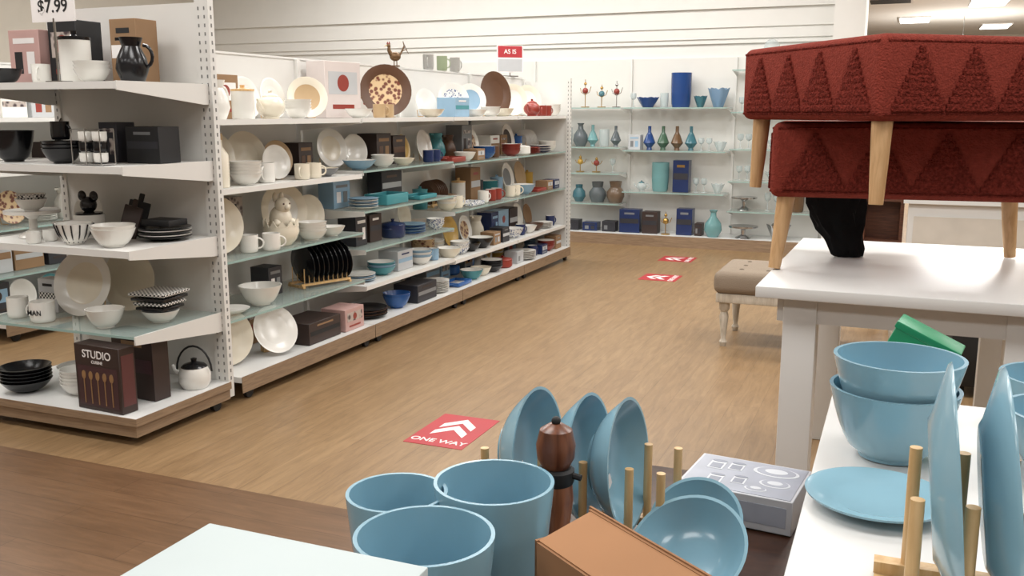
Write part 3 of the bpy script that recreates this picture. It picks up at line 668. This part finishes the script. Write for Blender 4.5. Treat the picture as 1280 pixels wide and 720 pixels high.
B(-3.6,.16,.12,C['char']); B(-3.38,.18,.1); B(-3.15,.16,.12,C['char']); B(-2.9,.24,.27,None,2); B(-2.66,.18,.25,C['choc'],2)
W(i_ornament(BRS,BRS,.26),'ornament_stand',-2.47,z,10.6); B(-2.26,.18,.3,None,2); W(i_vase(0,.3,GA),'aqua_vase',-1.93,z,10.6); B(-2.1,.08,.14,C['choc'])
for zz in(.75,1.1,1.5): W(i_goblets(3,CL,.16),'goblets',-1.6,zz); W(i_fluted(.08,.1,CL),'glass_bowl',-1.32,zz); W(i_vase(0,.24,CL),'glass_vase',-1.05,zz)
mb=MB(); mb.lathe([(0,0),(.06,0),(.05,.012),(.012,.03),(.012,.14),(.03,.16),(0,.165)],CHROME,20); mb.sph(0,0,.235,.085,CL)
W(mb,'glass_globe_ornament',-1.4,1.95)
W(i_cake(.14,.14,CHROME),'silver_cake_stand',-1.62,.42); W(i_goblets(2,CL,.2),'goblets',-1.32,.42); W(i_cake(.16,.13,CHROME),'silver_cake_stand',-1.6,z,10.62); W(i_fluted(.12,.16,CHROME),'silver_bowl',-1.22,z,10.62); W(i_vase(1,.25,GB),'glass_vase',-1.05,.42)
# ------------------------------------------------------------ floor decals
def decal(x,y,w,h,rz,txt=True):
    mb=MB(); mb.box(0,0,.001,w,h,.002,SIGNR)
    u=h/.44
    for k in range(2):
        yy=(-.04+k*.1)*u
        mb.prism([(-.28*w,yy-.04*u),(0,yy+.05*u),(.28*w,yy-.04*u),(.28*w,yy+.02*u),(0,yy+.11*u),(-.28*w,yy+.02*u)],.0021,.003,SIGNW)
    if txt: mb.text('ONE WAY',w*.2,SIGNW,T(0,-h*.36,.0027))
    mb.obj('floor_decal',x,y,0,rz)
decal(-1.905,3.88,.3,.44,0); decal(-2.0,8.44,.34,.34,90,True); decal(-2.1,9.6,.34,.34,90,True)
# ------------------------------------------------------------ parsons table + ottomans
tb=empty('display_table',.06,3.9,0)
t=T(.06,3.9,0,rz=-1)
m=MB(); m.b2(-.485,.485,-.68,.68,.88,.92,WHITE,t,bev=.004); child(m,'table_top',tb)
m=MB()
for sx in(-1,1): m.b2(min(sx*.42,sx*.39),max(sx*.42,sx*.39),-.6,.6,.79,.88,WHITE,t)
for sy in(-1,1): m.b2(-.4,.4,min(sy*.61,sy*.58),max(sy*.61,sy*.58),.79,.88,WHITE,t)
child(m,'apron',tb); k=0
for sx in(-1,1):
    for sy in(-1,1):
        k+=1; m=MB(); m.box(sx*.342,sy*.565,.44,.11,.11,.879,WHITE,t,bev=.004); child(m,'leg_%d'%k,tb)
def ottoman(x,y,z,w,d,hc,leg,rz,flare=.03):
    o=empty('ottoman',x,y,z); tt=T(x,y,z,rz=rz)
    m=MB(); m.box(0,0,leg+hc/2,w,d,hc,RED,tt,bev=.03,seg=4)
    for zz in(leg+.022,leg+hc-.022):
        for a,b in(((-w/2+.02,-d/2+.003),(w/2-.02,-d/2+.003)),((-w/2+.003,-d/2+.02),(-w/2+.003,d/2-.02)),((w/2-.003,-d/2+.02),(w/2-.003,d/2-.02))):
            m.tube([(*a,zz),(*b,zz)],.005,REDT,6,tt)
    child(m,'cushion',o)
    m=MB()
    def tri(fm,cx,bw,h,z0):
        n=9
        for i in range(n):
            ww=bw*(1-i/n); m.box(cx,0,z0+h*(i+.5)/n,ww,.014,h/n+.003,REDT,fm,bev=.004)
    for fm,L in((tt@T(0,-d/2-.001,0),w),(tt@T(0,d/2+.001,0,rz=180),w),(tt@T(-w/2-.001,0,0,rz=-90),d),(tt@T(w/2+.001,0,0,rz=90),d)):
        n=4; bw=(L-.08)/n
        for i in range(n): tri(fm,-L/2+.04+bw*(i+.5),bw*.98,hc*.74,leg+.03)
    child(m,'tufting',o); k=0
    for sx in(-1,1):
        for sy in(-1,1):
            k+=1; m=MB(); xx,yy=sx*(w/2-.06),sy*(d/2-.06)
            m.tube([(xx,yy,leg+.02),(xx+sx*flare*.5,yy+sy*flare*.5,leg*.5),(xx+sx*flare,yy+sy*flare,0.004)],.033,LEGW,18,tt,r2=.022); child(m,'leg_%d'%k,o)
    return o
ottoman(.0,3.94,.92,.96,.64,.272,.272,5)
ottoman(0.0,3.7,1.472-.262,.86,.84,.262,.262,37.9,.01)
# limp black cloth bag: gathered sheet, wide and ragged on top, slumping to one side on the table
mb=MB(); rs=[(.05,0,.055),(.062,.02,.05),(.07,.07,.035),(.088,.12,.01),(.098,.17,-.008),(.108,.215,-.012),(.112,.262,-.012)]
vs=[];n=40
for i,(r,zz,ox) in enumerate(rs):
    for k_ in range(n):
        a=2*math.pi*k_/n; q=r*(1+.1*math.sin(5*a+.5*i)+.09*math.sin(9*a-.8*i)+.05*math.sin(14*a+i)); vs.append((q*math.cos(a)+ox,q*.42*math.sin(a),max(0,zz+(0 if i in(0,6) else .012*math.sin(3*a+i)))))
fs=[(i*n+k_,i*n+(k_+1)%n,(i+1)*n+(k_+1)%n,(i+1)*n+k_) for i in range(len(rs)-1) for k_ in range(n)]+[list(range(n)),[(len(rs)-1)*n+k_ for k_ in range(n)]]
mb.add(vs,fs,M('black_cloth_bag',(15,15,17),.8,bump=.8,bs=12,spec=.2),True); mb.obj('black_bag',-.235,4.02,.921,18)
# ------------------------------------------------------------ tufted bench
FAB=M('linen_fabric',(136,122,106),.95,bump=.3,bs=200); PALE=wood('whitewashed_wood',(176,166,150),(200,192,178),(8,8,1))
be=empty('upholstered_bench',-.5,6.36,0)
m=MB(); m.box(-.5,6.3,.425,1.16,.62,.15,FAB,bev=.05,seg=4)
for i in range(6):
    for j in range(3): m.sph(-.5+(-.42+i*.168),6.3+(j-1)*.17,.498,.016,M('bench_button',(100,88,74),.9),sz=.5)
child(m,'seat_cushion',be)
m=MB(); m.box(-.5,6.3,.325,1.12,.58,.06,PALE,bev=.006); child(m,'seat_frame',be); k=0
for sx in(-1,1):
    for sy in(-1,1):
        k+=1; m=MB(); m.lathe([(0,0),(.018,0),(.026,.03),(.015,.05),(.02,.09),(.03,.2),(.022,.23),(.034,.25),(.034,.296),(0,.296)],PALE,18,T(-.5+sx*.51,6.3+sy*.24,0)); child(m,'leg_%d'%k,be)
# ------------------------------------------------------------ background counters
m=MB(); m.b2(.06,2.2,8.0,8.6,0,.8,WHITE); m.b2(.02,2.24,7.96,8.64,.8,.84,WHITE); m.b2(.1,2.16,7.985,8.0,.08,.7,M('counter_panel',(206,200,190),.5)); m.obj('checkout_counter')
DW=wood('dark_bookcase_wood',(80,46,32),(104,62,42),(1,1,10))
m=MB(); m.b2(-.3,-.27,8.5,8.85,0,1.25,DW); m.b2(.0,.03,8.66,8.85,0,1.25,DW); m.b2(-.27,.0,8.83,8.85,0,1.25,DW)
for zz in(.05,.4,.75,1.1,1.23): m.b2(-.27,.0,8.66,8.83,zz,zz+.02,DW)
m.obj('bookcase')
m=MB(); m.b2(.3,1.5,5.4,6.0,.06,.42,BLACKM,bev=.01); m.b2(.28,1.52,5.38,6.02,.42,.46,BLACKM,bev=.008)
for x in(.36,1.44):
    for y in(5.46,5.94): m.cyl(x,y,0,.06,.025,BLACKM)
m.box(.9,5.37,.3,.12,.02,.04,CHROME); m.obj('storage_trunk')
# ------------------------------------------------------------ foreground
DTOP=wood('dark_table_wood',(52,32,22),(74,46,32),(3,12,1),.3)
tt2=empty('dark_wood_table',-.41,1.1,0)
m=MB(); m.b2(-.72,-.115,.35,1.78,.765,.8,DTOP,bev=.003); child(m,'table_top',tt2); k=0
for x in(-.68,-.155):
    for y in(.4,1.73): k+=1; m=MB(); m.box(x,y,.382,.05,.05,.764,DTOP); child(m,'leg_%d'%k,tt2)
ws=empty('white_display_table',.4,1.2,0)
m=MB(); m.b2(-.1,.95,.3,1.93,.91,.95,WHITE,bev=.004); child(m,'table_top',ws)
m=MB(); m.b2(-.07,.92,.33,1.9,.83,.91,WHITE); child(m,'apron',ws); k=0
for x in(-.035,.885):
    for y in(.37,1.86): k+=1; m=MB(); m.box(x,y,.415,.07,.07,.83,WHITE); child(m,'leg_%d'%k,ws)
WB=M('white_carton',(190,202,203),.55,var=.01)
m=MB(); m.b2(-.683,-.419,.36,.779,.802,1.02,WB); m.b2(-.688,-.414,.355,.784,1.02,1.05,WB,bev=.002); m.obj('white_storage_box')
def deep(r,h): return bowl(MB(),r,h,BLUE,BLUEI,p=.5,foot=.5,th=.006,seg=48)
def cup(r,h):
    out=[(0,0),(.6*r,0),(.66*r,.008),(.8*r,.3*h),(.92*r,.65*h),(r,h-.003),(r,h)]
    inn=[(r-.005,h),(r-.006,h-.004),(.92*r-.008,.65*h),(.8*r-.008,.3*h),(.6*r,.014),(0,.014)]
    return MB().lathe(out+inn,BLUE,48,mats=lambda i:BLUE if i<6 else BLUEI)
P(cup(.086,.195),'blue_planter_bowl',-.506,.949,.8); P(cup(.083,.2),'blue_planter_bowl',-.49,1.124,.8); P(cup(.07,.185),'blue_planter_bowl',-.613,1.072,.8)
MILL=wood('walnut_wood',(108,64,44),(150,96,66),(10,10,1),.3); MILLD=wood('walnut_wood_dark',(88,50,35),(124,76,52),(10,10,1),.3)
m=MB(); m.lathe([(0,0),(.031,0),(.032,.02),(.026,.05),(.022,.09),(.027,.13),(.025,.155),(0,.155)],MILL,32)
m.lathe([(0,.155),(.026,.155),(.028,.16),(.028,.176),(.024,.18),(0,.18)],BLACKM,32)
m.tube([(.026,0,.17),(.04,0,.168)],.005,BLACKM,8)
m.lathe([(0,.18),(.02,.18),(.028,.195),(.0295,.215),(.024,.238),(.01,.247),(0,.248)],MILLD,32); m.sph(0,0,.251,.007,BLACKM); P(m,'pepper_mill',-.447,1.255,.8)
def standrack(name,x0,x1,ya,yb,z,xs,h=.13,dr=.007):
    mb=MB()
    for y in(ya,yb):
        mb.box((x0+x1)/2,y,.02,x1-x0,.02,.014,DOWEL)
        for x in xs: mb.cyl(x,y,.02,.02+h,dr,DOWEL,seg=14)
    for x in(x0+.012,x1-.012): mb.box(x,(ya+yb)/2,.0065,.022,yb-ya+.05,.013,DOWEL)
    return P(mb,name,0,0,z)
standrack('bowl_rack',-.62,-.29,1.35,1.47,.8,(-.605,-.505,-.435,-.36,-.31),h=.135)
sb=MB(); bowl(sb,.108,.055,BLUE,BLUEI,T(0,0,0),p=.6,foot=.45,seg=44); sb.box(.045,.0,.0125,.03,.02,.001,SIGNW,T(rz=20))
for x in(-.555,-.465,-.40):
    o=sb.obj('blue_shallow_bowl',x-.03,1.41,.8+.03+.106); o.rotation_euler=(0,rad(84),rad(-2))
o=bowl(MB(),.09,.045,BLUE,BLUEI,p=.6,seg=44).obj('blue_shallow_bowl',-.245,1.31,.8+.04); o.rotation_euler=(rad(36),rad(-14),0)
o=bowl(MB(),.075,.035,BLUE,BLUEI,p=.6,seg=44).obj('blue_shallow_bowl',-.262,1.43,.8+.04); o.rotation_euler=(rad(46),rad(-8),0)
# glassware carton with a printed picture of dishes and tumblers
CB=M('glassware_carton_white',(196,198,204),.35); GPB=M('glassware_print_back',(158,163,176),.35,var=.12,vs=14)
GP1=M('glassware_print_dark',(128,134,148),.35); GP2=M('glassware_print_light',(204,208,214),.35)
m=MB(); m.box(0,0,.03,.2,.16,.06,CB,bev=.001,seg=1); m.box(0,0,.0604,.19,.15,.0008,GPB)
def dish(cx,cy,r,a):
    m.lathe([(0,0),(r,0),(r,.0005),(0,.0005)],GP2,24,T(cx,cy,.0608),sx=a); m.lathe([(0,0),(r*.85,0),(r*.85,.0005),(0,.0005)],GPB,24,T(cx,cy+.002,.0612),sx=a); m.lathe([(0,0),(r*.5,0),(r*.5,.0005),(0,.0005)],GP2,20,T(cx,cy+.002,.0616),sx=a)
def tumbler(cx,cy,w,h):
    m.box(cx,cy,.0612,w,h,.0006,GP2); m.box(cx,cy-h*.1,.0616,w*.75,h*.6,.0005,GP1); m.lathe([(0,0),(w*.5,0),(w*.5,.0004),(0,.0004)],GP1,16,T(cx,cy+h*.5,.0617),sy=.4)
dish(.045,.04,.024,1.7); dish(.055,-.015,.018,1.5); tumbler(-.06,.03,.028,.04); tumbler(-.025,.035,.026,.034); tumbler(-.045,-.035,.026,.036); tumbler(-.005,-.025,.024,.032); dish(.03,-.05,.012,1.6)
m.box(0,-.0805,.03,.18,.001,.035,GPB); P(m,'glassware_carton',-.222,1.63,.8,-6)
m=MB(); t=T(-.335,1.075,.802,rz=-35.5)
L,W_,H=.24,.085,.205
m.b2(0,L,-W_,0,0,.004,CARD,t); m.b2(0,L,-.004,0,.004,H,CARD,t); m.b2(0,L,-W_,-W_+.004,.004,H-.022,CARD,t); m.b2(0,.004,-W_,0,.004,H-.02,CARD,t); m.b2(L-.004,L,-W_,0,.004,H-.02,CARD,t)
m.b2(.004,L-.004,-.08,0,-.003,0,CARDI,t@T(0,-.004,H-.001,rx=14)); m.b2(-.004,L,0,.003,0,.008,CARD,t@T(0,0,H-.006)); m.obj('cardboard_box')
m=MB(); bowl(m,.1,.115,BLUE,BLUEI,p=.5,foot=.5,th=.006,seg=48); bowl(m,.1,.115,BLUE,BLUEI,T(.003,.002,.05),p=.5,foot=.5,th=.006,seg=48); P(m,'blue_bowl_stack',.012,1.585,.95)
m=MB(); m.lathe(plate_prof(.098,.018),BLUE,48); P(m,'blue_salad_plate',-.003,1.365,.95)
standrack('dish_rack',.0,.3,.97,1.13,.95,(.036,.086,.136,.186,.236),h=.15)
pm=MB(); pm.lathe(plate_prof(.135,.026),BLUE,48)
for x in(.05,.1,.15,.2):
    o=pm.obj('blue_dinner_plate',x,1.05,.95+.155); o.rotation_euler=(0,rad(84),0)
P(deep(.1,.1),'blue_bowl',.27,1.6,.95); P(deep(.1,.1),'blue_bowl',.28,1.815,.95)
GR=M('emerald_carton',(20,134,90),.4)
m=MB(); m.box(0,0,.065,.115,.07,.13,GR,bev=.004); m.box(0,-.036,.085,.08,.001,.03,M('emerald_label',(64,160,118),.4)); m.box(0,0,.134,.12,.075,.014,GR,bev=.003)
o=P(m,'green_gift_box',.012,1.84,.955,-20); o.rotation_euler=(0,rad(24),rad(-8)); o.location.z=.95+.027
# ------------------------------------------------------------ camera / world
cam=bpy.data.cameras.new('cam'); cam.lens=36*1180/1280; cam.sensor_width=36; cam.clip_start=.05
co=bpy.data.objects.new('camera',cam); S.collection.objects.link(co); co.location=(0,0,1.5); co.rotation_euler=(rad(90-10.56),0,rad(22.4)); S.camera=co
w=bpy.data.worlds.new('w'); S.world=w; w.use_nodes=True; w.node_tree.nodes['Background'].inputs[0].default_value=(.9,.92,1,1); w.node_tree.nodes['Background'].inputs[1].default_value=.3
S.view_settings.view_transform='Standard'; S.view_settings.exposure=0
